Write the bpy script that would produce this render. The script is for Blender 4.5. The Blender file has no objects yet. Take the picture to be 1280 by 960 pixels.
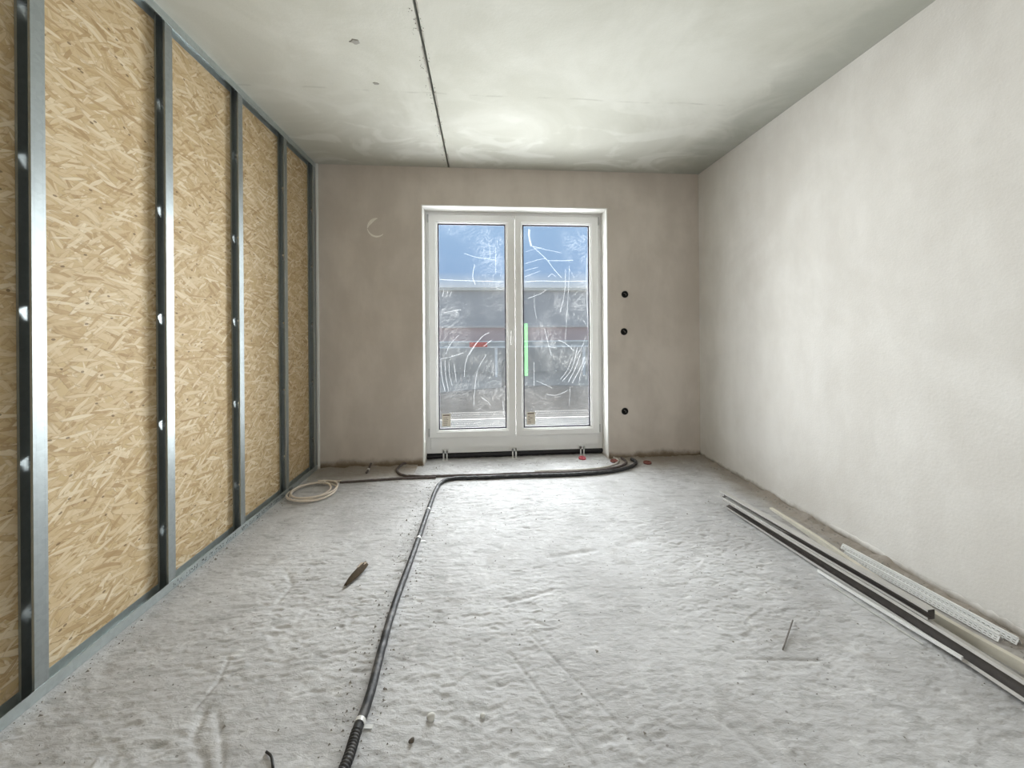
import bpy, bmesh, math, random
import numpy as np
from mathutils import Vector, Matrix

random.seed(7)
S = bpy.context.scene
COL = S.collection
PI = math.pi

# ------------------------------------------------------------------ room measures (metres)
XL, XR, YB, H = -1.520, 2.147, 3.518, 2.80      # partition face, right wall, back wall, ceiling
YN = -1.30                                       # where the modelled part of the room ends behind the camera
YF = YB + 0.17                                   # face of the window frame
OX0, OX1, OZ1 = -0.567, 1.212, 2.442             # window opening
STUD0, PITCH = 1.3715, 0.534

# ------------------------------------------------------------------ camera
cam = bpy.data.objects.new('camera', bpy.data.cameras.new('camera'))
COL.objects.link(cam)
S.camera = cam
yaw, roll = 0.078, -0.007
fwd = Vector((math.sin(yaw), math.cos(yaw), 0)); rgt = Vector((math.cos(yaw), -math.sin(yaw), 0)); up = Vector((0, 0, 1))
r2 = math.cos(roll)*rgt + math.sin(roll)*up; u2 = -math.sin(roll)*rgt + math.cos(roll)*up
m = Matrix((r2, u2, -fwd)).transposed().to_4x4(); m.translation = Vector((0, 0, 1.2442))
cam.matrix_world = m
cam.data.sensor_fit = 'HORIZONTAL'; cam.data.sensor_width = 36
cam.data.lens = 461.4/1280*36
cam.data.shift_y = -65.0/1280
cam.data.clip_start = 0.02

# ------------------------------------------------------------------ exposure, sky, lights
S.view_settings.view_transform = 'Standard'; S.view_settings.look = 'None'
S.view_settings.gamma = 1; S.view_settings.use_curve_mapping = False
S.view_settings.exposure = 0.46

W = bpy.data.worlds.new('sky'); S.world = W; W.use_nodes = True
nt = W.node_tree; nt.nodes.clear()
wo = nt.nodes.new('ShaderNodeOutputWorld'); bg = nt.nodes.new('ShaderNodeBackground')
tc = nt.nodes.new('ShaderNodeTexCoord'); sx = nt.nodes.new('ShaderNodeSeparateXYZ'); rp = nt.nodes.new('ShaderNodeValToRGB')
nt.links.new(tc.outputs['Generated'], sx.inputs[0]); nt.links.new(sx.outputs['Z'], rp.inputs[0])
cr = rp.color_ramp
cr.elements[0].position = 0.0; cr.elements[0].color = (0.62, 0.60, 0.55, 1)
cr.elements[1].position = 1.0; cr.elements[1].color = (0.46, 0.52, 0.60, 1)
for p, c in ((0.10, (0.70, 0.70, 0.68, 1)), (0.16, (0.30, 0.47, 0.74, 1)), (0.26, (0.33, 0.52, 0.80, 1))):
    e = cr.elements.new(p); e.color = c
nt.links.new(rp.outputs[0], bg.inputs[0]); bg.inputs[1].default_value = 0.66
nt.links.new(bg.outputs[0], wo.inputs[0])

def area(name, loc, rot, sx_, sy_, power, color):
    l = bpy.data.lights.new(name, 'AREA'); l.shape = 'RECTANGLE'; l.size = sx_; l.size_y = sy_
    l.energy = power; l.color = color
    o = bpy.data.objects.new(name, l); COL.objects.link(o); o.location = loc; o.rotation_euler = rot
    return o
# daylight coming in through the balcony door
area('window_daylight', ((OX0+OX1)/2, YF+0.36, 1.35), (-PI/2, 0, 0), 2.1, 2.5, 190, (1.0, 0.985, 0.985))
# weak fill lamp added behind the camera, in front of a closed wall
area('rear_fill', (1.2, YN+0.05, 1.5), (PI/2, 0, 0), 1.6, 2.2, 6, (1.0, 0.96, 0.90))

# ------------------------------------------------------------------ mesh helpers
class MB:
    def __init__(self): self.v = []; self.f = []
    def add(self, vs, fs):
        n = len(self.v); self.v += [tuple(p) for p in vs]; self.f += [tuple(i+n for i in q) for q in fs]; return self
    def box(self, x0, x1, y0, y1, z0, z1):
        return self.add([(x0,y0,z0),(x1,y0,z0),(x1,y1,z0),(x0,y1,z0),(x0,y0,z1),(x1,y0,z1),(x1,y1,z1),(x0,y1,z1)],
                        [(3,2,1,0),(4,5,6,7),(0,1,5,4),(1,2,6,5),(2,3,7,6),(3,0,4,7)])
    def obox(self, c, ax, ay, az):       # centre and three half-axis vectors
        c, ax, ay, az = Vector(c), Vector(ax), Vector(ay), Vector(az)
        vs = [c+sx*ax+sy*ay+sz*az for sz in (-1,1) for sx, sy in ((-1,-1),(1,-1),(1,1),(-1,1))]
        return self.add(vs, [(3,2,1,0),(4,5,6,7),(0,1,5,4),(1,2,6,5),(2,3,7,6),(3,0,4,7)])
    def tube(self, path, rad, n=10, cap=True):
        path = [Vector(p) for p in path]; rings = []
        ref = Vector((0,0,1)); k = len(path)
        for i, p in enumerate(path):
            t = (path[min(i+1,k-1)] - path[max(i-1,0)]).normalized()
            rf = ref if abs(t.z) < 0.95 else Vector((1,0,0))
            a = t.cross(rf).normalized(); b = a.cross(t).normalized()
            r = rad[i] if isinstance(rad, (list, tuple)) else rad
            rings.append([p + r*(math.cos(2*PI*j/n)*a + math.sin(2*PI*j/n)*b) for j in range(n)])
        return self.loft(rings, cap)
    def loft(self, rings, cap=True):
        n = len(rings[0]); vs = [p for r in rings for p in r]; fs = []
        for i in range(len(rings)-1):
            for j in range(n):
                a, b = i*n+j, i*n+(j+1) % n
                fs.append((a, b, b+n, a+n))
        if cap:
            fs.append(tuple(range(n-1, -1, -1))); fs.append(tuple(range((len(rings)-1)*n, len(rings)*n)))
        return self.add(vs, fs)
    def frame_ring(self, x0, x1, z0, z1, prof):   # prof: (inset, y) points swept round a rectangle facing -Y
        rings = []
        for ins, y in prof:
            rings.append([(x0+ins,y,z0+ins),(x1-ins,y,z0+ins),(x1-ins,y,z1-ins),(x0+ins,y,z1-ins)])
        vs = [p for r in rings for p in r]; fs = []
        k = len(rings)
        for i in range(k):
            i2 = (i+1) % k
            for j in range(4):
                fs.append((i*4+j, i*4+(j+1) % 4, i2*4+(j+1) % 4, i2*4+j))
        return self.add(vs, fs)
    def disc(self, c, r, nrm, depth, n=20):
        c, nrm = Vector(c), Vector(nrm).normalized()
        return self.tube([c, c+nrm*depth], r, n)
    def mesh(self, name, mat, smooth=False):
        me = bpy.data.meshes.new(name); me.from_pydata(self.v, [], self.f)
        bm = bmesh.new(); bm.from_mesh(me); bmesh.ops.recalc_face_normals(bm, faces=bm.faces); bm.to_mesh(me); bm.free()
        for mm in (mat if isinstance(mat, (list, tuple)) else [mat]): me.materials.append(mm)
        if smooth:
            for p in me.polygons: p.use_smooth = True
        return me
    def build(self, name, mat, parent=None, smooth=False, label=None, kind=None):
        return link(name, self.mesh(name, mat, smooth), parent, label, kind)

def link(name, data, parent=None, label=None, kind=None):
    o = bpy.data.objects.new(name, data); COL.objects.link(o)
    if parent is not None: o.parent = parent
    if label: o['label'] = label
    if kind: o['kind'] = kind
    return o
def tag(o, label, cat, group=None):
    o['label'] = label; o['category'] = cat
    if group: o['group'] = group
    return o
def smooth_path(pts, n=8, z=None):      # Catmull-Rom through the points
    P = [Vector(p) if len(p) == 3 else Vector((p[0], p[1], z)) for p in pts]
    P = [2*P[0]-P[1]] + P + [2*P[-1]-P[-2]]; out = []
    for i in range(1, len(P)-2):
        a, b, c, d = P[i-1:i+3]
        for k in range(n):
            t = k/n
            out.append(0.5*((2*b)+(c-a)*t+(2*a-5*b+4*c-d)*t*t+(3*b-a-3*c+d)*t**3))
    out.append(P[-2]); return out
def resample(path, step):
    out = [path[0].copy()]; acc = 0.0
    for a, b in zip(path, path[1:]):
        L = (b-a).length
        if L == 0: continue
        d = step-acc
        while d <= L:
            out.append(a.lerp(b, d/L)); d += step
        acc = L-(d-step)
    return out

# ------------------------------------------------------------------ material helpers
class NT:
    def __init__(self, name):
        self.m = bpy.data.materials.new(name); self.m.use_nodes = True
        self.t = self.m.node_tree; self.t.nodes.clear()
        self.out = self.t.nodes.new('ShaderNodeOutputMaterial')
    def n(self, typ, **kw):
        nd = self.t.nodes.new('ShaderNode'+typ)
        for k, v in kw.items():
            if k.startswith('_'): setattr(nd, k[1:], v)
            else: self.set(nd.inputs[int(k[1:]) if k[0] == 'i' and k[1:].isdigit() else k.replace('_', ' ')], v)
        return nd
    def set(self, sock, v):
        if isinstance(v, bpy.types.NodeSocket): self.t.links.new(v, sock)
        elif isinstance(v, tuple) and len(v) == 3 and sock.type == 'RGBA': sock.default_value = (*v, 1)
        else: sock.default_value = v
    def coord(self): return self.n('TexCoord').outputs['Object']
    def mapping(self, vec, loc=(0,0,0), rot=(0,0,0), scale=(1,1,1)):
        if any(rot): vec = self.n('Mapping', i0=vec, i2=rot).outputs[0]      # turn first, then stretch
        return self.n('Mapping', i0=vec, i1=loc, i3=scale).outputs[0]
    def noise(self, vec, scale, detail=4, rough=0.55, dist=0.0):
        return self.n('TexNoise', Vector=vec, Scale=scale, Detail=float(detail), Roughness=rough, Distortion=dist).outputs[0]
    def math(self, op, a, b=0.0, c=0.0, clamp=False):
        return self.n('Math', _operation=op, _use_clamp=clamp, i0=a, i1=b, i2=c).outputs[0]
    def ramp(self, f, stops):
        nd = self.n('ValToRGB', i0=f); e = nd.color_ramp.elements
        while len(e) < len(stops): e.new(0.5)
        for el, (p, c) in zip(e, stops):
            el.position = p; el.color = (c, c, c, 1) if not isinstance(c, tuple) else (*c, 1)
        return nd.outputs[0]
    def mix(self, f, a, b, mode='MIX'):
        nd = self.n('Mix', _data_type='RGBA', _blend_type=mode)
        self.set(nd.inputs[0], f); self.set(nd.inputs[6], a); self.set(nd.inputs[7], b)
        return nd.outputs[2]
    def sep(self, v):
        return self.n('SeparateXYZ', i0=v).outputs
    def bump(self, h, strength=0.5, dist=0.01, normal=None):
        kw = dict(Strength=strength, Distance=dist, Height=h)
        if normal is not None: kw['Normal'] = normal
        return self.n('Bump', **kw).outputs[0]
    def smoothstep(self, v, a, b):
        return self.n('MapRange', _interpolation_type='SMOOTHSTEP', i0=v, i1=a, i2=b, i3=0.0, i4=1.0).outputs[0]
    def bsdf(self, col, rough=0.8, metal=0.0, spec=0.3, normal=None):
        kw = dict(Base_Color=col, Roughness=rough, Metallic=metal)
        nd = self.n('BsdfPrincipled', **kw); nd.inputs['Specular IOR Level'].default_value = spec
        if normal is not None: self.set(nd.inputs['Normal'], normal)
        self.t.links.new(nd.outputs[0], self.out.inputs[0]); return self.m

def plain(name, col, rough=0.6, metal=0.0, spec=0.3, var=0.12, scale=30, bump=0.0):
    g = NT(name); v = g.coord(); f = g.noise(v, scale, 4)
    c = g.mix(f, tuple(x*(1-var) for x in col), tuple(min(1, x*(1+var)) for x in col))
    nb = g.bump(f, bump, 0.002) if bump else None
    return g.bsdf(c, rough, metal, spec, nb)

# -- plaster of the back wall: beige grey, cloudy, dirty near the floor
def plaster(name, a, b, dirt, dirt_z, grain=0.25):
    g = NT(name); v = g.coord(); x, y, z = g.sep(v)
    cl = g.noise(v, 1.3, 5, 0.6, 0.6); st = g.noise(g.mapping(v, scale=(2.5, 2.5, 1.0)), 2.2, 5, 0.6)
    f = g.math('ADD', g.math('MULTIPLY', cl, 0.6), g.math('MULTIPLY', st, 0.4))
    c = g.mix(g.smoothstep(f, 0.36, 0.64), a, b)
    fine = g.noise(v, 160, 3, 0.6)
    c = g.mix(g.math('MULTIPLY', fine, 0.16), c, tuple(k*0.55 for k in a))
    edge = g.math('ADD', z, g.math('MULTIPLY', g.noise(v, 7, 5, 0.65), -dirt_z*1.6))
    c = g.mix(g.math('SUBTRACT', 1.0, g.smoothstep(edge, -dirt_z*0.6, dirt_z*0.45)), c, dirt)
    h = g.math('ADD', g.math('MULTIPLY', g.noise(v, 90, 5, 0.6), 0.4), g.math('MULTIPLY', g.noise(v, 9, 3), 0.6))
    return g.bsdf(c, 0.92, 0, 0.15, g.bump(h, grain, 0.006))
M_back = plaster('back_plaster', (0.565, 0.51, 0.455), (0.67, 0.61, 0.55), (0.20, 0.155, 0.11), 0.07)
M_right = plaster('right_plaster', (0.68, 0.655, 0.615), (0.78, 0.76, 0.725), (0.30, 0.27, 0.23), 0.035, 0.5)
M_white_plaster = plaster('white_plaster', (0.78, 0.77, 0.73), (0.84, 0.83, 0.80), (0.55, 0.5, 0.45), 0.03)

# -- cast concrete ceiling with filler patches and a pitted joint
SEAM_X = -0.312
def ceiling_mat():
    g = NT('ceiling_concrete'); v = g.coord(); x, y, z = g.sep(v)
    cl = g.noise(v, 1.1, 6, 0.62, 0.8)
    c = g.mix(g.smoothstep(cl, 0.35, 0.68), (0.52, 0.515, 0.455), (0.63, 0.625, 0.57))
    # white filler wiped along the far edge and in patches
    w = g.noise(g.mapping(v, scale=(1.4, 2.2, 1)), 1.5, 4, 0.5, 1.6)
    back = g.smoothstep(y, 2.2, 3.3)
    wm = g.math('MULTIPLY', g.smoothstep(w, 0.50, 0.64), g.math('ADD', g.math('MULTIPLY', back, 0.45), 0.10), clamp=True)
    c = g.mix(wm, c, (0.72, 0.72, 0.67))
    # grey wiped band along the right-hand wall and the far edge
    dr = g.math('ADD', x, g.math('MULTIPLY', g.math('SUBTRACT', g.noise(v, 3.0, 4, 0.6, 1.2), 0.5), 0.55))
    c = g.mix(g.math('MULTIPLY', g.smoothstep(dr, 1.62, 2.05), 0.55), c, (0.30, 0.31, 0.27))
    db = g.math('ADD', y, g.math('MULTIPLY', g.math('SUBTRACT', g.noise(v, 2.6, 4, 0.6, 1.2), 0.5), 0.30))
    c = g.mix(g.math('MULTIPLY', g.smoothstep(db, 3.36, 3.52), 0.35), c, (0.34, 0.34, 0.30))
    # board-mark lines across
    ln = g.math('ABSOLUTE', g.math('SUBTRACT', g.math('ADD', y, g.math('MULTIPLY', g.noise(v, 2.0, 3), 0.06)), 2.46))
    c = g.mix(g.math('MULTIPLY', g.math('MULTIPLY', g.math('SUBTRACT', 1.0, g.smoothstep(ln, 0.0, 0.012)), g.smoothstep(g.noise(v, 5, 3), 0.45, 0.6)), 0.35), c, (0.3, 0.29, 0.25))
    # blow holes beside the joint
    d = g.math('ABSOLUTE', g.math('SUBTRACT', x, SEAM_X-0.012))
    pit = g.n('TexVoronoi', Vector=v, Scale=75.0).outputs['Distance']
    pm = g.math('MULTIPLY', g.math('MULTIPLY', g.math('LESS_THAN', pit, 0.30), g.math('LESS_THAN', d, 0.032)), g.math('GREATER_THAN', g.noise(v, 22, 3), 0.56))
    c = g.mix(g.math('MULTIPLY', pm, 0.85), c, (0.10, 0.09, 0.075))
    fine = g.noise(v, 140, 3)
    c = g.mix(g.math('MULTIPLY', fine, 0.14), c, (0.28, 0.28, 0.24))
    h = g.math('ADD', g.math('MULTIPLY', g.noise(v, 70, 5), 0.35), g.math('MULTIPLY', wm, 0.5))
    h = g.math('SUBTRACT', h, pm)
    return g.bsdf(c, 0.9, 0, 0.15, g.bump(h, 0.35, 0.006))
M_ceil = ceiling_mat()

# -- rough screed
def floor_mat():
    g = NT('screed'); v = g.coord(); x, y, z = g.sep(v)
    cl = g.noise(v, 1.6, 6, 0.6, 0.5)
    c = g.mix(g.smoothstep(cl, 0.34, 0.68), (0.44, 0.433, 0.43), (0.575, 0.572, 0.573))
    st = g.noise(g.mapping(v, rot=(0, 0, 0.12), scale=(5, 16, 1)), 1.6, 6, 0.68, 0.6)
    c = g.mix(g.math('MULTIPLY', g.smoothstep(st, 0.50, 0.38), 0.45), c, (0.27, 0.265, 0.255))
    bl = g.noise(v, 4.0, 5, 0.65, 0.8)
    c = g.mix(g.math('MULTIPLY', g.smoothstep(bl, 0.56, 0.72), 0.50), c, (0.33, 0.31, 0.29))
    # light cement dust
    c = g.mix(g.math('MULTIPLY', g.smoothstep(g.noise(v, 13, 6, 0.7), 0.52, 0.70), 0.42), c, (0.76, 0.76, 0.75))
    # earthy dirt swept against the walls
    wob = g.math('MULTIPLY', g.math('SUBTRACT', g.noise(v, 5, 5, 0.65), 0.5), 0.34)
    dr = g.math('ADD', g.math('SUBTRACT', 2.147, x), wob)
    dbk = g.math('ADD', g.math('SUBTRACT', 3.518, y), wob)
    inside = g.math('MULTIPLY', g.math('GREATER_THAN', x, OX0-0.05), g.math('LESS_THAN', x, OX1+0.02))
    dbk = g.math('ADD', dbk, g.math('MULTIPLY', inside, 2.0))
    dd = g.math('MINIMUM', dr, g.math('MULTIPLY', dbk, 0.75))
    c = g.mix(g.math('MULTIPLY', g.math('SUBTRACT', 1.0, g.smoothstep(dd, 0.0, 0.30)), 0.88), c, (0.31, 0.265, 0.215))
    pt = g.noise(g.mapping(v, rot=(0, 0, 0.15), scale=(26, 62, 1)), 1.0, 4, 0.7, 0.8)
    c = g.mix(g.math('MULTIPLY', g.math('MULTIPLY', g.smoothstep(pt, 0.66, 0.72), g.smoothstep(bl, 0.40, 0.60)), 0.75), c, (0.20, 0.19, 0.175))
    # dark specks
    sp = g.n('TexVoronoi', Vector=g.mapping(v, scale=(1, 1.4, 1)), Scale=46.0)
    sm = g.math('MULTIPLY', g.math('LESS_THAN', sp.outputs['Distance'], 0.20), g.math('GREATER_THAN', g.sep(sp.outputs['Color'])[0], 0.955))
    c = g.mix(g.math('MULTIPLY', sm, 0.6), c, (0.14, 0.125, 0.11))
    h1 = g.noise(g.mapping(v, rot=(0, 0, 0.1), scale=(28, 70, 1)), 1.0, 5, 0.65, 0.5)
    h2 = g.noise(v, 120, 4, 0.7)
    h = g.math('ADD', g.math('MULTIPLY', h1, 0.8), g.math('MULTIPLY', h2, 0.25))
    h = g.math('SUBTRACT', h, g.math('MULTIPLY', sm, 0.5))
    return g.bsdf(c, 0.68, 0, 0.32, g.bump(h, 0.55, 0.008))
M_floor = floor_mat()

# -- oriented strand board: layers of flat strands at several angles
def osb_mat():
    g = NT('strand_board'); v = g.coord()
    wrp = g.n('TexNoise', Vector=v, Scale=5.0, Detail=2.0).outputs['Color']
    vv = g.n('VectorMath', _operation='ADD', i0=v, i1=g.n('VectorMath', _operation='SCALE', i0=wrp, Scale=0.05).outputs[0]).outputs[0]
    cl = g.noise(v, 2.2, 4)
    c = g.mix(cl, (0.48, 0.35, 0.18), (0.58, 0.44, 0.25))
    h = None
    LAY = ((1.25, 10, 60, 0.35), (0.60, 8, 46, 0.45), (-0.50, 9, 55, 0.5), (-1.1, 11, 60, 0.60), (0.95, 9, 52, 0.60), (0.20, 7.5, 44, 0.55), (-0.30, 8.5, 62, 0.60), (0.45, 7, 40, 0.68), (-0.75, 12, 75, 0.70), (0.08, 9, 80, 0.75))
    for k, (ang, sy, sz, th) in enumerate(LAY):
        mv = g.mapping(vv, loc=(3.1*k, 1.7*k, 2.3*k), rot=(ang, 0, 0), scale=(0.0, sy, sz))
        vo = g.n('TexVoronoi', Vector=mv, Scale=1.0, Randomness=1.0)
        r, gg, b = g.sep(vo.outputs['Color'])
        mask = g.math('MULTIPLY', g.math('GREATER_THAN', gg, th), g.smoothstep(vo.outputs['Distance'], 0.60, 0.52))
        grain = g.noise(g.mapping(vv, loc=(k, k, k), rot=(ang, 0, 0), scale=(1, 18, 330)), 1.0, 2)
        sc = g.ramp(r, [(0.0, (0.36, 0.235, 0.11)), (0.15, (0.50, 0.36, 0.19)), (0.5, (0.60, 0.46, 0.275)), (0.8, (0.70, 0.575, 0.385)), (1.0, (0.80, 0.70, 0.52))])
        sc = g.mix(g.math('MULTIPLY', grain, 0.35), sc, (0.44, 0.31, 0.17))
        c = g.mix(g.math('MULTIPLY', mask, 0.80), c, sc)
        rim = g.math('MULTIPLY', g.math('MULTIPLY', g.smoothstep(vo.outputs['Distance'], 0.46, 0.58), mask), 0.55)
        c = g.mix(rim, c, (0.30, 0.19, 0.085))
        hk = g.math('MULTIPLY', mask, g.math('ADD', b, 0.3))
        h = hk if h is None else g.math('MAXIMUM', g.math('MULTIPLY', h, 0.85), hk)
    fl = g.n('TexVoronoi', Vector=g.mapping(vv, scale=(0, 30, 48)), Scale=1.0)
    fm = g.math('MULTIPLY', g.math('LESS_THAN', fl.outputs['Distance'], 0.20), g.math('GREATER_THAN', g.sep(fl.outputs['Color'])[0], 0.965))
    c = g.mix(g.math('MULTIPLY', fm, 0.7), c, (0.12, 0.07, 0.03))
    return g.bsdf(c, 0.62, 0, 0.3, g.bump(h, 0.45, 0.004))
M_osb = osb_mat()

# -- galvanised steel
def steel_mat(name, col, rough, dots=False):
    g = NT(name); v = g.coord(); x, y, z = g.sep(v)
    sp = g.n('TexVoronoi', Vector=v, Scale=70.0).outputs['Color']
    f = g.math('ADD', g.math('MULTIPLY', g.sep(sp)[0], 0.35), g.math('MULTIPLY', g.noise(v, 5, 4), 0.65))
    c = g.mix(f, tuple(k*0.84 for k in col), tuple(min(1, k*1.12) for k in col))
    nb = None
    if dots:
        rowa = g.math('LESS_THAN', g.math('ABSOLUTE', g.math('SUBTRACT', y, 0.009)), 0.0012)
        rowb = g.math('LESS_THAN', g.math('ABSOLUTE', g.math('SUBTRACT', y, 0.033)), 0.0012)
        dz = g.math('GREATER_THAN', g.math('SINE', g.math('MULTIPLY', z, 900.0)), 0.0)
        nb = g.bump(g.math('MULTIPLY', g.math('MAXIMUM', rowa, rowb), dz), 0.7, -0.002)
    return g.bsdf(c, rough, 0.82, 0.5, nb)
M_steel = steel_mat('galvanised_steel', (0.37, 0.405, 0.41), 0.40, True)
M_track = steel_mat('galvanised_track', (0.54, 0.59, 0.59), 0.40)
M_strip_steel = plain('dusty_steel', (0.50, 0.485, 0.46), 0.55, 0.25, 0.4, 0.15, 12)
M_ink = plain('black_ink', (0.03, 0.03, 0.035), 0.7)

# ------------------------------------------------------------------ floor height field
rng = np.random.default_rng(3)
TABLES = {}
def table(seed, shape):
    if seed not in TABLES: TABLES[seed] = np.random.default_rng(seed).random(shape)
    return TABLES[seed]
def vnoise(x, y, seed):
    T = table(seed, (256, 256))
    xi = np.floor(x).astype(int); yi = np.floor(y).astype(int); fx = x-xi; fy = y-yi
    fx = fx*fx*fx*(fx*(fx*6-15)+10); fy = fy*fy*fy*(fy*(fy*6-15)+10)
    a = T[xi % 256, yi % 256]; b = T[(xi+1) % 256, yi % 256]; c = T[xi % 256, (yi+1) % 256]; d = T[(xi+1) % 256, (yi+1) % 256]
    return (a*(1-fx)+b*fx)*(1-fy)+(c*(1-fx)+d*fx)*fy-0.5
def fbm(x, y, seed, octv=4, gain=0.55):
    s = 0; a = 1
    for k in range(octv):
        s = s+a*vnoise(x*2**k+17.3*k, y*2**k+5.1*k, seed+k); a *= gain
    return s
def seg_dist(x, y, pts):
    best = np.full(x.shape, 9.0)
    for (x0, y0), (x1, y1) in zip(pts, pts[1:]):
        dx, dy = x1-x0, y1-y0
        t = np.clip(((x-x0)*dx+(y-y0)*dy)/(dx*dx+dy*dy), 0, 1)
        best = np.minimum(best, np.hypot(x-x0-t*dx, y-y0-t*dy))
    return best
# gouges in the screed: (points, half width, depth)
GOUGES = [([(-0.93,1.30),(-0.90,1.21),(-0.83,1.155),(-0.78,1.08),(-0.775,1.0)], 0.014, -0.006),
          ([(-0.885,1.29),(-0.81,1.2),(-0.76,1.13),(-0.745,1.05)], 0.008, -0.004),
          ([(-1.13,1.17),(-1.11,1.09),(-1.10,1.02)], 0.009, 0.006), ([(-1.09,1.18),(-1.08,1.10)], 0.010, -0.004),
          ([(-0.98,1.49),(-0.955,1.40),(-0.965,1.31)], 0.006, -0.004), ([(-1.02,2.0),(-0.95,1.9),(-0.955,1.78)], 0.010, -0.004),
          ([(-0.72,2.24),(-0.6,2.27)], 0.014, -0.004), ([(0.36,2.02),(0.62,2.06)], 0.02, -0.005), ([(0.12,1.7),(0.32,1.76)], 0.012, -0.005),
          ([(0.78,2.1),(0.95,2.13)], 0.03, -0.004), ([(0.95,1.33),(1.25,1.30)], 0.005, -0.004), ([(0.19,1.5),(0.42,1.14),(0.46,1.02)], 0.006, -0.003),
          ([(0.1,1.42),(0.33,1.0)], 0.006, -0.003), ([(0.75,1.12),(0.82,1.0)], 0.012, -0.005)]
def strokes(x, y):                         # short trowel tears, laid on a jittered lattice
    h = np.zeros(x.shape)
    for lay, (cs, amp) in enumerate(((0.060, 0.34), (0.034, 0.36), (0.095, 0.30))):
        T = table(900+lay, (128, 128, 7))
        ci = np.floor(x/cs).astype(int); cj = np.floor(y/cs).astype(int)
        for di in (-1, 0, 1):
            for dj in (-1, 0, 1):
                q = T[(ci+di) % 128, (cj+dj) % 128]
                px_ = (ci+di+q[..., 0])*cs; py_ = (cj+dj+q[..., 1])*cs
                a = (q[..., 2]-0.5)*1.1; L_ = cs*(0.18+0.42*q[..., 3]); w_ = 0.0032+0.0038*q[..., 4]
                u = (x-px_)*np.cos(a)+(y-py_)*np.sin(a); v = -(x-px_)*np.sin(a)+(y-py_)*np.cos(a)+0.25*u*u/np.maximum(L_, 1e-3)*(q[..., 6]-0.5)*4
                f = np.exp(-(u/L_)**4)*(q[..., 5] > 0.45)
                h += amp*f*(-0.0036*np.exp(-(v/w_)**2)+0.0020*np.exp(-((v-1.7*w_)/(1.3*w_))**2))
    return h
def floor_h(x, y):
    h = 0.006*fbm(x*1.1, y*1.1, 11, 3)
    rd = fbm(x*9+0.8*y, y*24-0.6*x, 23, 4, 0.6)
    patch = np.clip(0.55+2.2*fbm(x*1.7, y*1.9, 61, 3), 0.08, 1.5)
    h = h+strokes(x, y)*np.clip(patch+0.25, 0, 1.4)
    h = h+0.0021*rd*patch+0.0012*fbm(x*22, y*52, 71, 3, 0.6)*patch
    h = h-0.0050*np.clip(fbm(x*15, y*30, 37, 2)-0.33, 0, 1)*patch*2.2
    h = h+0.0016*fbm(x*48, y*60, 83, 2)
    for pts, w, d in GOUGES:
        q = seg_dist(x, y, pts); h = h+d*np.exp(-(q/w)**2)
    # mortar lumps left against the foot of the right wall and the back wall
    e = np.clip(1-(XR-x)/0.09, 0, 1); h = h+e*(0.012+0.03*np.clip(fbm(x*9, y*11, 47, 3), -0.2, 1))
    inb = (x > OX0-0.05) & (x < OX1+0.03)
    e2 = np.where(inb, 0, np.clip(1-(YB-y)/0.10, 0, 1)); h = h+e2*(0.006+0.022*np.clip(fbm(x*10, y*9, 53, 3), -0.2, 1))
    e3 = np.clip(1-(x-XL)/0.05, 0, 1); h = h*(1-e3)-0.0005*e3
    return h-0.001
def floor_z(x, y): return float(floor_h(np.array([x]), np.array([y]))[0])

st = 0.0066
gx = np.arange(XL-0.10, XR+0.03, 0.0058); gy = np.concatenate([np.arange(YN, 0.95, 0.02), np.arange(0.95, 2.1, 0.0046), np.arange(2.1, YF+0.12, 0.0068)])
GX, GY = np.meshgrid(gx, gy, indexing='ij'); GZ = floor_h(GX, GY)
nx, ny = GX.shape
me = bpy.data.meshes.new('floor')
co = np.stack([GX, GY, GZ], -1).reshape(-1, 3).astype(np.float32)
idx = np.arange(nx*ny).reshape(nx, ny)
q = np.stack([idx[:-1, :-1], idx[1:, :-1], idx[1:, 1:], idx[:-1, 1:]], -1).reshape(-1, 4).astype(np.int32)
me.vertices.add(len(co)); me.vertices.foreach_set('co', co.ravel())
me.loops.add(q.size); me.loops.foreach_set('vertex_index', q.ravel())
me.polygons.add(len(q)); me.polygons.foreach_set('loop_start', np.arange(0, q.size, 4, dtype=np.int32))
me.update(calc_edges=True); me.materials.append(M_floor)
me.polygons.foreach_set('use_smooth', np.ones(len(q), dtype=bool))
floor = link('floor', me, None, 'rough grey cement screed floor with trowel ridges and dirt', 'structure')

# ------------------------------------------------------------------ ceiling, walls
c = MB(); g2 = 0.008
c.box(XL-0.10, SEAM_X-g2, YN, YB+0.3, H, H+0.07)
c.box(SEAM_X+g2, XR+0.15, YN, YB+0.3, H, H+0.07)
c.box(XL-0.10, XR+0.15, YN, YB+0.3, H+0.07, H+0.15)
ceil = c.build('ceiling', M_ceil, None, False, 'cast grey concrete ceiling with a dark joint and white filler patches', 'structure')
jr = MB(); y = YN
while y < YB-0.02:                                   # torn edges of the joint
    w = random.uniform(0.004, 0.012); d = random.uniform(0.05, 0.16)
    s_ = random.choice((-1, 1))
    jr.obox((SEAM_X+s_*(g2+w*0.3), y+d/2, H-0.001), (w*0.5, 0, 0), (0, d/2, 0), (0, 0, 0.002)); y += d*random.uniform(0.8, 1.6)
jr.build('joint_edge', plain('joint_mortar', (0.36, 0.34, 0.30), 0.95), ceil, False, 'torn mortar edge of the ceiling joint', 'stuff')
def flat_patch(cx, cy, z, rx, ry, t, n=14, seed=0):
    r = random.Random(seed); b = MB(); ring = []
    for k in range(n):
        a = 2*PI*k/n; s = r.uniform(0.6, 1.15); ring.append((cx+rx*s*math.cos(a), cy+ry*s*math.sin(a)))
    b.loft([[(x, y, z) for x, y in ring], [(cx+(x-cx)*0.8, cy+(y-cy)*0.8, z-t) for x, y in ring]]); return b
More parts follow.
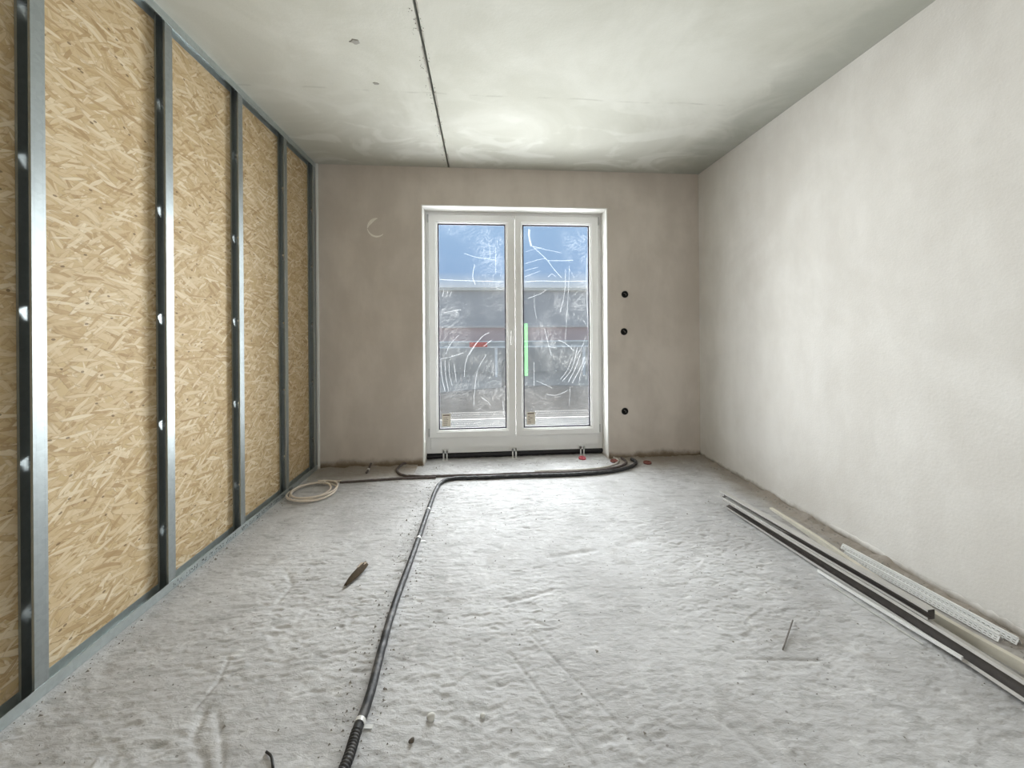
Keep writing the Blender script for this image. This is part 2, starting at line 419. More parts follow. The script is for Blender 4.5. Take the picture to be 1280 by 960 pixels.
M_chip = plain('ceiling_chip', (0.30, 0.29, 0.26), 0.95)
flat_patch(-0.672, 2.03, H+0.0005, 0.032, 0.02, 0.004, seed=3).build('mortar_spot', M_chip, ceil, False, 'small dark mortar spot on the ceiling')
flat_patch(-0.655, 2.36, H+0.0005, 0.022, 0.012, 0.003, seed=5).build('mortar_spot', M_chip, ceil, False, 'small dark mortar spot on the ceiling')

b = MB(); yo = YB+0.30
b.box(XL-0.10, OX0, YB, yo, -0.15, H); b.box(OX1, XR+0.15, YB, yo, -0.15, H); b.box(OX0, OX1, YB, yo, OZ1, H)
b.box(OX0, OX1, YF-0.0, yo, -0.15, -0.02)
wf = MB().box(XL-0.10, XR+0.15, YN-0.15, YN, -0.15, H).build('wall_front', M_right, None, False, 'pale plastered wall behind the viewer', 'structure')
wb = b.build('wall_back', M_back, None, False, 'beige grey plastered back wall around the balcony door', 'structure')
t = 0.006
r = MB()
r.box(OX0, OX0+t, YB-0.002, YF+0.02, -0.01, OZ1-t); r.box(OX1-t, OX1, YB-0.002, YF+0.02, -0.01, OZ1-t); r.box(OX0, OX1, YB-0.002, YF+0.02, OZ1-t, OZ1)
for x0, x1 in ((OX0-0.004, OX0), (OX1, OX1+0.004)): r.box(x0, x1, YB-0.002, YB+0.001, -0.01, OZ1+0.004)
r.box(OX0, OX1, YB-0.002, YB+0.001, OZ1, OZ1+0.004)
r.build('reveal_lining', M_white_plaster, wb, False, 'smooth white plaster lining of the door reveal')
# crescent of white filler round a plastered-over box
cx, cz, rr = -0.983, 2.222, 0.083
def crescent(a0, a1, wid, ox):
    rings = []
    for k in range(19):
        a = a0+(a1-a0)*k/18; w = wid*math.sin(PI*(k+0.6)/19.2)+0.002
        ca, sa = math.cos(a), math.sin(a)
        o_, i_ = rr, rr-w
        rings.append([(cx+o_*ca, YB+0.002, cz+o_*sa*1.08), (cx+o_*ca, YB-0.003, cz+o_*sa*1.08), (cx+i_*ca, YB-0.003, cz+i_*sa*1.08), (cx+i_*ca, YB+0.002, cz+i_*sa*1.08)])
    return MB().loft(rings)
M_filler = plain('white_filler', (0.80, 0.77, 0.70), 0.9)
f1 = crescent(1.45, 3.2, 0.026, 0)
f2 = crescent(3.25, 5.55, 0.013, 0); f1.add(f2.v, f2.f)
f1.build('filler_crescent', M_filler, wb, False, 'white crescent of filler left of the balcony door')
wr = MB().box(XR, XR+0.15, YN, YB, -0.15, H)
wr = wr.build('wall_right', M_right, None, False, 'pale plastered right wall with a ragged lower edge', 'structure')
# ragged plaster edge at the foot of the right wall
e = MB(); y = YN; prev = None; rings = []
while y < YB:
    d = 0.004+0.007*abs(math.sin(y*7.3)+0.5*math.sin(y*23.1))/1.5*random.uniform(0.3, 1.1)
    hgt = 0.018+0.022*abs(math.sin(y*5.1+1))+random.uniform(0, 0.015)
    rings.append([(XR+0.002, y, 0.0), (XR-d, y, -0.004), (XR-d*0.75, y, hgt*0.4), (XR-d*0.25, y, hgt*0.8), (XR+0.002, y, hgt)]); y += 0.022
e.loft(rings); e.build('plaster_foot', M_right, wr, True, 'ragged plaster edge along the floor')

# ------------------------------------------------------------------ left partition: steel studs, tracks, strand boards
wl = link('wall_left', None, None, 'unfinished stud partition of steel profiles and strand board', 'structure')
SD, FL, TH = 0.050, 0.042, 0.0012
def stud_mesh():
    s = MB(); z0, z1 = 0.003, H-0.003; a = -0.0012
    s.box(a-TH, a, 0, FL, z0, z1)                       # flange facing the room
    s.box(-SD, -SD+TH, 0, FL, z0, z1)                   # flange against the board
    s.box(a-0.008, a-TH, 0, TH, z0, z1)                 # lips
    s.box(-SD+TH, -SD+0.008, 0, TH, z0, z1)
    holes = [0.285, 0.80, 1.32, 1.845, 2.365]
    x0, x1 = -SD+TH, a-TH; hx0, hx1 = -SD+0.012, a-0.012
    s.box(x0, hx0, FL-TH, FL, z0, z1); s.box(hx1, x1, FL-TH, FL, z0, z1)
    zz = z0
    for hz in holes:
        s.box(hx0, hx1, FL-TH, FL, zz, hz-0.024); zz = hz+0.026
    s.box(hx0, hx1, FL-TH, FL, zz, z1)
    return s.mesh('metal_stud', M_steel)
def tab_mesh():
    s = MB(); hx0, hx1 = -SD+0.012, -0.0132                          # tongues of the H-shaped punch, bent forward
    s.obox(((hx0+hx1)/2, FL-0.012, 0.020), ((hx1-hx0)/2, 0, 0), (0, 0.011, 0.006), (0, -0.0003, 0.0006))
    s.obox(((hx0+hx1)/2, FL-0.010, -0.014), ((hx1-hx0)/2, 0, 0), (0, 0.009, -0.016), (0, 0.0005, 0.0004))
    return s.mesh('punched_tab', M_steel_tab)
M_steel_tab = steel_mat('lit_tab_steel', (0.82, 0.86, 0.88), 0.25)  # window light caught by the tabs, put into a paler steel colour
sm_, tm_ = stud_mesh(), tab_mesh()
ys = [STUD0+PITCH*k for k in range(-1, 4)] + [YB-0.062]
for k, y in enumerate(ys):
    o = link('metal_stud', sm_, wl); o.location = (XL, y, 0)
    for hz in (0.285, 0.80, 1.32, 1.845, 2.365):
        p = link('punched_tab', tm_, o); p.location = (0, 0, hz)
XO = XL-SD-0.0015
edges = [-0.22] + [y+0.021 for y in ys[:-1]] + [YB-0.004]
for y0, y1 in zip(edges, edges[1:]):
    MB().box(XO-0.015, XO, y0+0.001, y1-0.001, 0.006, H-0.004).build('strand_board', M_osb, wl)
def track(z0, z1, web):
    t_ = MB(); yb = YB-0.002
    t_.box(XL-0.001, XL+0.0004, -0.22, yb, z0, z1)
    t_.box(XL-SD-0.0012, XL-SD-0.0002, -0.22, yb, z0, z1)
    t_.box(XL-SD, XL, -0.22, yb, *web); return t_
track(0.0, 0.042, (0.0, 0.0012)).build('floor_track', M_track, wl, False, 'galvanised floor track printed with black lettering')
track(H-0.042, H, (H-0.0012, H)).build('ceiling_track', M_track, wl, False, 'galvanised ceiling track')
# worn, unreadable ink print along the floor track: strokes only
ink = MB(); y = 1.93; rr_ = random.Random(11)
while y < 3.1:
    n = rr_.randint(4, 10)
    for k in range(n):
        for row in (0.0235, 0.0115):
            if rr_.random() < 0.18: continue
            hgt = 0.0038
            for st_ in range(rr_.randint(1, 3)):
                yy = y+rr_.uniform(0, 0.006)
                if rr_.random() < 0.55: ink.box(XL+0.0003, XL+0.0008, yy, yy+0.0016, row-hgt, row+hgt)
                else:
                    zz = row+rr_.choice((-hgt, 0, hgt)); ink.box(XL+0.0003, XL+0.0008, y, y+0.0062, zz-0.0008, zz+0.0008)
        y += 0.0085
    y += rr_.choice((0.012, 0.02, 0.05))
ink.build('ink_print', M_ink, wl, False, 'worn black ink print on the floor track', 'stuff')
# thin plaster edge where the back wall meets the partition
MB().box(XL+0.001, XL+0.020, YB-0.012, YB+0.001, 0.0, H-0.001).build('trim_1', M_white_plaster, None, False, 'narrow pale plaster strip in the left corner', 'structure')

# ------------------------------------------------------------------ balcony door (window_1)
def upvc():
    g = NT('white_upvc'); v = g.coord(); f = g.noise(v, 6, 4)
    c = g.mix(f, (0.78, 0.78, 0.77), (0.86, 0.86, 0.85))
    return g.bsdf(c, 0.32, 0, 0.45)
M_upvc = upvc()
M_gasket = plain('dark_gasket', (0.045, 0.04, 0.06), 0.6)
def glass_mat():
    g = NT('clear_glass'); fr = g.n('LayerWeight', Blend=0.18).outputs['Fresnel']
    tr = g.n('BsdfTransparent', Color=(0.93, 0.96, 0.97)); gl = g.n('BsdfGlossy', Color=(1., 1., 1.), Roughness=0.02)
    mx = g.n('MixShader', i0=g.math('MULTIPLY', fr, 0.6), i1=tr.outputs[0], i2=gl.outputs[0])
    g.t.links.new(mx.outputs[0], g.out.inputs[0]); return g.m
M_glass = glass_mat()
def film_mat():                                     # thin crinkled protective foil on the inside of the panes
    g = NT('protective_film'); v = g.coord()
    wv = g.n('TexNoise', Vector=v, Scale=3.0, Detail=2.0).outputs['Color']
    vv = g.n('VectorMath', _operation='ADD', i0=v, i1=g.n('VectorMath', _operation='SCALE', i0=wv, Scale=0.35).outputs[0]).outputs[0]
    a = g.noise(g.mapping(vv, rot=(0, 0.25, 0), scale=(3, 1, 26)), 1.0, 4, 0.6, 0.8)
    b_ = g.noise(g.mapping(vv, rot=(0, 1.15, 0), scale=(4, 1, 34)), 1.0, 4, 0.6, 0.8)
    d = g.noise(v, 60, 4, 0.7); bl = g.noise(v, 2.5, 3)
    s1 = g.math('SUBTRACT', 1.0, g.smoothstep(g.math('ABSOLUTE', g.math('SUBTRACT', a, 0.52)), 0.0, 0.035))
    s2 = g.math('SUBTRACT', 1.0, g.smoothstep(g.math('ABSOLUTE', g.math('SUBTRACT', b_, 0.52)), 0.0, 0.03))
    cr_ = g.math('MULTIPLY', g.math('MAXIMUM', g.math('MULTIPLY', s1, 0.7), s2), g.smoothstep(bl, 0.40, 0.62))
    sp = g.smoothstep(d, 0.62, 0.70)
    f = g.math('ADD', g.math('ADD', g.math('MULTIPLY', cr_, 0.06), g.math('MULTIPLY', sp, 0.035)), g.math('ADD', 0.004, g.math('MULTIPLY', bl, 0.022)), clamp=True)
    tr = g.n('BsdfTransparent', Color=(1., 1., 1.)); tl = g.n('BsdfTranslucent', Color=(1.0, 0.97, 0.93)); df = g.n('BsdfDiffuse', Color=(0.9, 0.9, 0.92))
    m1 = g.n('MixShader', i0=0.35, i1=tl.outputs[0], i2=df.outputs[0])
    mx = g.n('MixShader', i0=f, i1=tr.outputs[0], i2=m1.outputs[0])
    g.t.links.new(mx.outputs[0], g.out.inputs[0]); return g.m
M_film = film_mat()
def trans_mat(name, col, op):
    g = NT(name); tr = g.n('BsdfTransparent', Color=(1., 1., 1.)); tl = g.n('BsdfTranslucent', Color=col); df = g.n('BsdfDiffuse', Color=col)
    m1 = g.n('MixShader', i0=0.4, i1=tl.outputs[0], i2=df.outputs[0]); mx = g.n('MixShader', i0=op, i1=tr.outputs[0], i2=m1.outputs[0])
    g.t.links.new(mx.outputs[0], g.out.inputs[0]); return g.m
M_crease = trans_mat('film_crease_white', (0.97, 0.97, 0.97), 0.085)
M_bubble = trans_mat('bubble_wrap', (0.97, 0.94, 0.90), 0.09)
M_paper = plain('sticker_paper', (0.74, 0.69, 0.60), 0.9)
M_green = trans_mat('green_tape', (0.22, 0.55, 0.22), 0.17)

win = link('window_1', None, None, 'white double balcony door with film covered panes', 'structure')
f = MB()
f.frame_ring(OX0+0.003, OX1-0.003, 0.052, OZ1-0.004, [(0, YF), (0.040, YF), (0.052, YF+0.012), (0.052, YF+0.07), (0, YF+0.07)])
f.box(OX0+0.05, OX1-0.05, YF, YF+0.07, 0.09, 0.206); f.box(OX0+0.05, OX1-0.05, YF-0.004, YF+0.02, 0.188, 0.203)
f.build('frame', M_upvc, win)
def bow(pts, r, y):
    return MB().tube(smooth_path([(x, y, z) for x, z in pts], 4), r, 5)
def casement(x0, x1, gx0, gx1, gz0, gz1, left):
    z0, z1 = 0.206, 2.408; ys_ = YF-0.018; yg = YF+0.018
    s = MB(); iL, iR, iT, iB = gx0-x0, x1-gx1, z1-gz1, gz0-z0
    def ring(k, y, extra=0):       # k: 0 outer edge .. 1 glass edge
        return [(x0+iL*k+extra, y, z0+iB*k+extra), (x1-iR*k-extra, y, z0+iB*k+extra), (x1-iR*k-extra, y, z1-iT*k-extra), (x0+iL*k+extra, y, z1-iT*k-extra)]
    rings = [ring(0, YF+0.05), ring(0, ys_+0.005), ring(0, ys_, 0.005), ring(0.74, ys_), ring(0.80, ys_+0.006), ring(0.93, ys_+0.012), ring(1, yg-0.004), ring(1, YF+0.05)]
    vs = [p for q_ in rings for p in q_]; fs = []
    for i in range(len(rings)):
        i2 = (i+1) % len(rings)
        for j in range(4): fs.append((i*4+j, i*4+(j+1) % 4, i2*4+(j+1) % 4, i2*4+j))
    s.add(vs, fs)
    sash = s.build('casement', M_upvc, win)
    MB().frame_ring(gx0-0.001, gx1+0.001, gz0-0.001, gz1+0.001, [(0, yg-0.010), (0.011, yg-0.007), (0.011, yg+0.004), (0, yg+0.004)]).build('gasket', M_gasket, sash)
    MB().box(gx0, gx1, yg, yg+0.004, gz0, gz1).build('pane', M_glass, sash)
    yfm = yg-0.003
    MB().add([(gx0+0.009, yfm, gz0+0.009), (gx1-0.009, yfm, gz0+0.009), (gx1-0.009, yfm, gz1-0.009), (gx0+0.009, yfm, gz1-0.009)], [(0, 1, 2, 3)]).build('protective_film', M_film, sash, False, 'crinkled clear protective film')
    # bubble wrap along the foot of the pane
    bb = MB(); px_ = 0.024; row = 0; z = gz0+0.014
    while z < gz0+0.17:
        x = gx0+0.014+(px_/2 if row % 2 else 0)
        while x < gx1-0.012:
            if not (gx0+0.02 < x < gx0+0.115 and gz0+0.03 < z):
                rad = 0.0085; n = 6
                ring_ = [(x+rad*math.cos(2*PI*k/n), yfm-0.0005, z+rad*math.sin(2*PI*k/n)) for k in range(n)]
                bb.add(ring_+[(x, yfm-0.006, z)], [(k, (k+1) % n, n) for k in range(n)])
            x += px_
        z += px_*0.87; row += 1
    bb.build('bubble_wrap', M_bubble, sash, True, 'strip of bubble wrap dimples along the foot of the pane', 'stuff')
    MB().box(gx0+0.007, gx1-0.007, yfm-0.0016, yfm-0.0008, gz0+0.090, gz0+0.100).build('clear_tape', M_bubble, sash, False, 'pale strip of tape across the foot of the pane')
    sx0, sz0 = gx0+0.03, gz0+0.03
    st2 = MB().box(sx0, sx0+0.085, yfm-0.002, yfm-0.001, sz0, sz0+0.125).build('sticker', M_paper, sash, False, 'small beige paper sticker')
    pm = MB(); pm.box(sx0+0.01, sx0+0.075, yfm-0.0026, yfm-0.0021, sz0+0.105, sz0+0.116)
    q_ = random.Random(5 if left else 9)
    for k in range(5):
        zz = sz0+0.012+k*0.017; w_ = q_.uniform(0.02, 0.05); pm.box(sx0+0.012, sx0+0.012+w_, yfm-0.0026, yfm-0.0021, zz, zz+0.005)
    pm.build('sticker_print', plain('brown_print', (0.16, 0.12, 0.10), 0.8), sash, False, 'dark print on the sticker')
    return sash, yfm, ys_
cas_l, yfm, ysash = casement(-0.530, 0.3195, -0.442, 0.228, 0.282, 2.321, True)
cas_r, _, _ = casement(0.3235, 1.173, 0.402, 1.082, 0.280, 2.321, False)
# creases of the film
def px(x, z): return (x, z)
cl_ = MB()
def zig(pts, r):
    global cl_
    t_ = bow(pts, r, yfm-0.001); cl_.add(t_.v, t_.f)
for pts, rad in [([(0.03,1.02),(-0.06,0.86),(-0.09,0.64),(-0.10,0.50)], 0.0028), ([(0.06,1.24),(-0.01,1.20),(-0.09,1.10),(-0.14,1.02)], 0.004), ([(0.09,1.17),(0.04,1.13),(0.0,1.10)], 0.004),
                 ([(-0.05,1.16),(-0.14,1.04),(-0.18,0.92),(-0.19,0.80)], 0.003), ([(-0.43,0.98),(-0.33,1.0),(-0.2,1.04)], 0.003), ([(-0.42,0.98),(-0.41,0.80),(-0.38,0.66)], 0.004),
                 ([(-0.38,0.97),(-0.37,0.80),(-0.345,0.66)], 0.0035), ([(-0.34,0.95),(-0.335,0.82),(-0.31,0.72)], 0.003), ([(-0.29,0.93),(-0.28,0.84),(-0.27,0.76)], 0.003),
                 ([(-0.24,1.22),(-0.33,1.12),(-0.37,1.03)], 0.0025), ([(-0.02,0.59),(0.04,0.55),(0.07,0.51)], 0.003), ([(-0.40,1.60),(-0.385,1.67)], 0.004), ([(-0.36,1.60),(-0.345,1.66)], 0.003),
                 ([(-0.33,1.60),(-0.31,1.655)], 0.003), ([(-0.39,1.44),(-0.3,1.455),(-0.22,1.47)], 0.003), ([(-0.08,1.92),(-0.10,1.80),(-0.075,1.72)], 0.004), ([(0.07,2.12),(0.075,1.98)], 0.0025), ([(0.13,2.1),(0.13,1.83)], 0.0025),
                 ([(-0.18,2.03),(-0.05,1.99),(0.12,1.97)], 0.003), ([(-0.43,1.77),(-0.2,1.76),(0.2,1.75)], 0.004), ([(0.19,0.55),(0.205,0.40)], 0.004), ([(0.15,1.68),(0.19,1.67)], 0.004)]:
    zig(pts, rad*0.75)
cl_.build('film_crease', M_crease, cas_l, True, 'white crease lines in the film', 'stuff')
cl_ = MB()
for pts, rad in [([(0.47,2.28),(0.47,2.20),(0.49,2.11)], 0.012), ([(0.51,2.11),(0.62,2.08),(0.80,2.045)], 0.003), ([(0.50,2.11),(0.58,2.04),(0.66,1.96),(0.72,1.88),(0.80,1.79)], 0.004),
                 ([(0.66,1.965),(0.78,1.965),(0.92,1.97)], 0.004), ([(0.84,1.88),(0.83,1.65),(0.78,1.44)], 0.003), ([(0.88,1.92),(0.87,1.7),(0.85,1.4),(0.83,1.13)], 0.0022), ([(0.88,1.88),(0.93,1.79)], 0.002),
                 ([(0.62,1.28),(0.65,1.15),(0.69,1.0)], 0.003), ([(0.67,1.09),(0.74,1.08)], 0.003), ([(0.76,1.16),(0.84,1.12),(0.92,1.05)], 0.004), ([(0.96,1.09),(0.90,0.87),(0.80,0.74)], 0.004),
                 ([(0.99,1.02),(0.94,0.88),(0.86,0.73)], 0.0045), ([(1.03,0.98),(0.98,0.86),(0.90,0.72)], 0.004), ([(0.91,0.99),(0.85,0.85),(0.78,0.76)], 0.003), ([(1.06,0.96),(1.0,0.85),(0.97,0.72)], 0.003),
                 ([(1.05,1.2),(1.0,1.08),(0.95,1.0)], 0.003), ([(0.51,0.94),(0.51,0.70)], 0.003), ([(0.53,0.75),(0.60,0.72),(0.70,0.67)], 0.003), ([(0.63,0.61),(0.74,0.60),(0.86,0.65)], 0.003), ([(0.72,0.58),(0.78,0.585)], 0.003),
                 ([(0.88,0.68),(0.87,0.50)], 0.002), ([(0.41,1.75),(0.6,1.76),(0.75,1.755),(1.07,1.76)], 0.004), ([(0.66,1.80),(0.70,1.83),(0.74,1.80)], 0.003), ([(0.43,2.05),(0.52,2.08),(0.6,2.1)], 0.002),
                 ([(0.42,1.93),(0.55,1.97),(0.64,1.99)], 0.003), ([(0.42,1.86),(0.56,1.90)], 0.0025), ([(0.42,1.80),(0.58,1.86)], 0.0025), ([(0.52,1.66),(0.52,1.5),(0.54,1.38)], 0.002), ([(1.06,2.0),(1.055,1.7),(1.07,1.3)], 0.004),
                 ([(1.02,1.36),(1.07,1.28)], 0.003), ([(0.45,1.58),(0.58,1.63),(0.64,1.67)], 0.003)]:
    zig(pts, rad*0.75)
cl_.build('film_crease', M_crease, cas_r, True, 'white crease lines in the film', 'stuff')
MB().box(0.409, 0.448, yfm-0.0022, yfm-0.0014, 0.80, 1.33).build('green_tape', M_green, cas_r, False, 'vertical strip of bright green tape')
# handle
hd = MB(); hx = 0.281
hd.loft([[(hx-0.014, y_, 1.205), (hx+0.014, y_, 1.205), (hx+0.014, y_, 1.275), (hx-0.014, y_, 1.275)] for y_ in (ysash, ysash-0.010)])
hd.tube([(hx, ysash-0.008, 1.25), (hx, ysash-0.045, 1.25)], 0.008, 10)
hd.tube(smooth_path([(hx, ysash-0.042, 1.256), (hx, ysash-0.048, 1.24), (hx-0.002, ysash-0.050, 1.18), (hx-0.002, ysash-0.048, 1.118)], 5), 0.009, 10)
hd.build('handle', plain('white_handle', (0.80, 0.80, 0.78), 0.3, 0, 0.5), cas_l, True, 'white lever handle pointing down')
for cas, xh in ((cas_l, -0.535), (cas_r, 1.178)):
    for zz in (0.225, 2.33):
        h_ = MB().tube([(xh, YF-0.012, zz), (xh, YF-0.012, zz+0.075)], 0.007, 10); h_.tube([(xh, YF-0.012, zz-0.006), (xh, YF-0.012, zz)], 0.0045, 8)
        h_.build('hinge', plain('hinge_grey', (0.5, 0.5, 0.5), 0.4, 0.2), cas, True, 'small hinge barrel')
# black base profile and galvanised fixing clips under the frame
bp = MB(); bp.box(OX0+0.006, OX1-0.006, YF+0.01, YF+0.06, -0.01, 0.054); bp.tube([(OX0+0.008, YF-0.006, 0.024), (OX1-0.008, YF-0.006, 0.034)], 0.017, 12)
bp.build('base_profile', plain('black_rubber', (0.022, 0.021, 0.024), 0.5), win, False, 'black base profile under the frame')
M_clip = steel_mat('clip_steel', (0.80, 0.80, 0.78), 0.35)
for xb in (-0.379, 0.302, 0.990):
    k = MB(); z0 = floor_z(xb, YF-0.05)
    for s_ in (-1, 1):
        k.box(xb+s_*0.016-0.007, xb+s_*0.016+0.007, YF-0.027, YF-0.0245, z0+0.002, 0.085)
        k.box(xb+s_*0.019-0.010, xb+s_*0.019+0.010, YF-0.060, YF-0.0245, z0, z0+0.003)
    k.box(xb-0.023, xb+0.023, YF-0.027, YF-0.0245, 0.058, 0.085); k.box(xb-0.020, xb+0.020, YF-0.0245, YF+0.004, 0.078, 0.083)
    k.build('fixing_clip', M_clip, win)

# ------------------------------------------------------------------ outside
def grnd():
    g = NT('grey_earth'); v = g.coord(); f_ = g.noise(v, 3, 6, 0.6)
    return g.bsdf(g.mix(f_, (0.50, 0.46, 0.41), (0.62, 0.57, 0.51)), 0.95, 0, 0.1, g.bump(g.noise(v, 25, 5), 0.5, 0.03))
M_earth = grnd()
gr = MB().add([(-16, YB+0.3, -0.16), (18, YB+0.3, -0.16), (18, 40, -0.16), (-16, 40, -0.16)], [(0, 1, 2, 3)])
gr.build('exterior_ground', M_earth, None, False, 'grey earth outside the balcony door', 'structure')
mx_ = np.linspace(-6, 8, 57); my_ = np.linspace(5.6, 9.0, 18); mv = []; mf = []
for i, x in enumerate(mx_):
    for j, y in enumerate(my_):
        prof = math.exp(-((y-7.2)/0.75)**2); hgt = 0.36-0.024*(x-1.2)**2+0.02*float(vnoise(np.array([x*1.5]), np.array([y*1.5]), 5)[0])
        mv.append((x, y, -0.18+prof*max(hgt, 0.05)))
for i in range(len(mx_)-1):
    for j in range(len(my_)-1):
        a = i*18+j; mf.append((a, a+18, a+19, a+1))
tag(MB().add(mv, mf).build('earth_mound', plain('mound_earth', (0.33, 0.29, 0.25), 0.95, 0, 0.1, 0.25, 8, 0.4), None, True), 'low dark mound of earth outside behind the glass', 'mound')
bl = link('building', None); bl.location = (0, 13.0, -0.16)
tag(bl, 'low grey building with a pink base seen through the panes', 'building')
MB().box(-13, 14, 0, 5, 1.60, 2.86).build('upper_wall', plain('grey_cladding', (0.55, 0.54, 0.54), 0.8, 0, 0.2, 0.08, 2), bl)
MB().box(-13.1, 14.1, -0.12, 5.1, 2.86, 2.96).build('roof_edge', plain('pale_flashing', (0.80, 0.76, 0.68), 0.6), bl)
MB().box(-13, 14, 0.05, 5, 1.08, 1.60).build('pink_wall', plain('pink_render', (0.66, 0.50, 0.48), 0.9), bl)
MB().box(-13, 14, 0.05, 5, 0.0, 1.08).build('lower_wall', plain('grey_render', (0.60, 0.56, 0.51), 0.9), bl)
MB().box(-13, 14, -0.06, 0.05, 1.56, 1.63).build('ledge', plain('pale_ledge', (0.68, 0.63, 0.60), 0.8), bl)
rl = link('guard_rail', None); rl.location = (0, 11.5, -0.16)
tag(rl, 'white two bar guard rail in front of the pink wall outside', 'railing')
M_rail = plain('white_rail', (0.86, 0.86, 0.85), 0.5)
for z in (0.94, 1.11): MB().box(-11, 12, -0.03, 0.03, z-0.022, z+0.022).build('rail_bar', M_rail, rl)
MB().box(-11, 12, 0.03, 0.05, 0.96, 1.09).build('rail_infill', plain('grey_infill', (0.50, 0.52, 0.52), 0.7), rl)
for k in range(9): 
    x = -10.8+k*2.8; MB().box(x-0.04, x+0.04, 0.05, 0.11, 0.0, 1.0).build('rail_post', M_rail, rl)
s_ = MB().box(-0.42, 0.12, 11.40, 11.42, 0.79, 0.935)
s_.v = [(x_, y_-11.5, z_+0.16) for x_, y_, z_ in s_.v]; s_.build('sign_plate', plain('red_sign', (0.75, 0.10, 0.07), 0.6), rl, False, 'small red plate')
bo = MB().tube([(0.66, 9.4, -0.2), (0.66, 9.4, 0.40), (0.66, 9.4, 0.52), (0.66, 9.4, 0.58), (0.66, 9.4, 0.60)], [0.20, 0.20, 0.18, 0.11, 0.02], 18)
tag(bo.build('bollard', plain('grey_bollard', (0.30, 0.285, 0.265), 0.9), None, True), 'round topped dark bollard outside by the centre of the door', 'bollard')

# ------------------------------------------------------------------ conduits and cables
def black_pipe_mat():
    g = NT('dusty_black_pipe'); v = g.coord(); x, y, z = g.sep(v)
    nz = g.sep(g.n('NewGeometry').outputs['Normal'])[2]
    dust = g.math('MULTIPLY', g.smoothstep(g.noise(v, 26, 5, 0.65), 0.42, 0.72), g.smoothstep(nz, -0.1, 0.9))
    far = g.smoothstep(y, 2.1, 3.1)
    top = g.math('MULTIPLY', g.smoothstep(nz, 0.55, 0.95), far)
    f_ = g.math('ADD', g.math('MULTIPLY', dust, g.math('ADD', 0.20, g.math('MULTIPLY', far, 0.35))), g.math('MULTIPLY', top, 0.30), clamp=True)
    return g.bsdf(g.mix(f_, (0.022, 0.023, 0.026), (0.50, 0.47, 0.44)), 0.5, 0, 0.4, g.bump(g.noise(v, 90, 3), 0.2, 0.002))
M_pipe = black_pipe_mat()
M_cond = plain('brown_grey_conduit', (0.115, 0.095, 0.09), 0.6, 0, 0.3, 0.5, 40)
M_dust_cond = plain('dusty_grey_conduit', (0.52, 0.49, 0.44), 0.8, 0, 0.2, 0.3, 40)
M_cable = plain('pale_cable', (0.70, 0.62, 0.53), 0.6, 0, 0.3, 0.2, 30)
M_band = plain('perforated_band', (0.74, 0.74, 0.72), 0.4, 0.3)
R0 = 0.0155
ks = (1.2442-R0)/1.2442
def on_floor(pts, r): return [Vector((p.x, p.y, floor_z(p.x, p.y)+r)) for p in pts]
mainp = [(-0.445,0.98),(-0.406,1.091),(-0.404,1.186),(-0.397,1.3),(-0.409,1.532),(-0.412,1.783),(-0.405,1.99),(-0.399,2.27),(-0.393,2.657),(-0.381,2.963),(-0.350,3.12),(-0.27,3.185),
         (-0.105,3.19),(0.241,3.18),(0.655,3.165),(1.013,3.18),(1.258,3.245),(1.40,3.345),(1.445,3.43),(1.42,3.50)]
mp = on_floor(resample(smooth_path([(x*ks, y*ks) for x, y in mainp], 8, 0), 0.02), R0)
cut = min(range(len(mp)), key=lambda i: abs(mp[i].y-1.19))
pipe = link('black_conduit', None); pipe.location = mp[cut]
tag(pipe, 'thick black conduit running from the foreground to the balcony door', 'conduit')
o_ = Vector(pipe.location)
MB().tube([p-o_ for p in mp[cut-1:]], R0, 12).build('smooth_sleeve', M_pipe, pipe, True)
rp_ = resample(mp[:cut+1], 0.0022); rib = [R0*(1.0+0.10*math.sin(2*PI*k/4)) for k in range(len(rp_))]
MB().tube([p-o_ for p in rp_], rib, 12).build('corrugated_end', M_pipe, pipe, True, 'ribbed end of the conduit')
for yb in (1.205, 2.235, 2.60):
    i = min(range(len(mp)), key=lambda i: abs(mp[i].y-yb)+abs(mp[i].x+0.39)); a_ = mp[i]; t_ = (mp[i+1]-mp[i-1]).normalized()
    bnd = MB().tube([a_-t_*0.006-o_, a_+t_*0.006-o_], R0*1.10, 14)
    sd = t_.cross(Vector((0, 0, 1))).normalized()
    bnd.obox(a_+sd*(R0+0.012)-o_+Vector((0, 0, -R0+0.002)), sd*0.013, t_*0.006, (0, 0, 0.001))
    bnd.build('fixing_band', M_band, pipe, False, 'pale perforated fixing band')

def conduit(name, pts, r, mat, label, cat, n=8, group=None, kz=None):
    k_ = (1.2442-(r if kz is None else kz))/1.2442
    p = on_floor(resample(smooth_path([(x*k_, y*k_) for x, y in pts], 8, 0), 0.02), r)
    root = MB().tube([q_-p[0] for q_ in p], r, n).build(name, mat, None, True); root.location = p[0]
    return tag(root, label, cat, group)
conduit('looped_conduit', [(-0.612,3.575),(-0.70,3.568),(-0.772,3.53),(-0.79,3.42),(-0.725,3.31),(-0.62,3.265),(-0.445,3.25),(-0.25,3.248),(0.244,3.235),(0.655,3.222),(1.0,3.232),(1.20,3.288),(1.32,3.37),(1.352,3.45),(1.335,3.53)],
        0.011, M_cond, 'thin brown conduit looping out of the wall left of the door', 'conduit')
conduit('dusty_conduit', [(0.45,3.268),(0.80,3.262),(1.0,3.278),(1.15,3.325),(1.255,3.405),(1.285,3.47),(1.27,3.54)], 0.008, M_dust_cond, 'dusty pale conduit curving inside the black one at right', 'conduit')
cabp = [(-1.20,3.185),(-1.10,3.19),(-0.975,3.20),(-0.715,3.222),(-0.55,3.222),(-0.40,3.218)]
conduit('brown_cable', cabp, 0.010, M_cond, 'dark brown cable sleeve running from the coil to the conduits', 'cable')
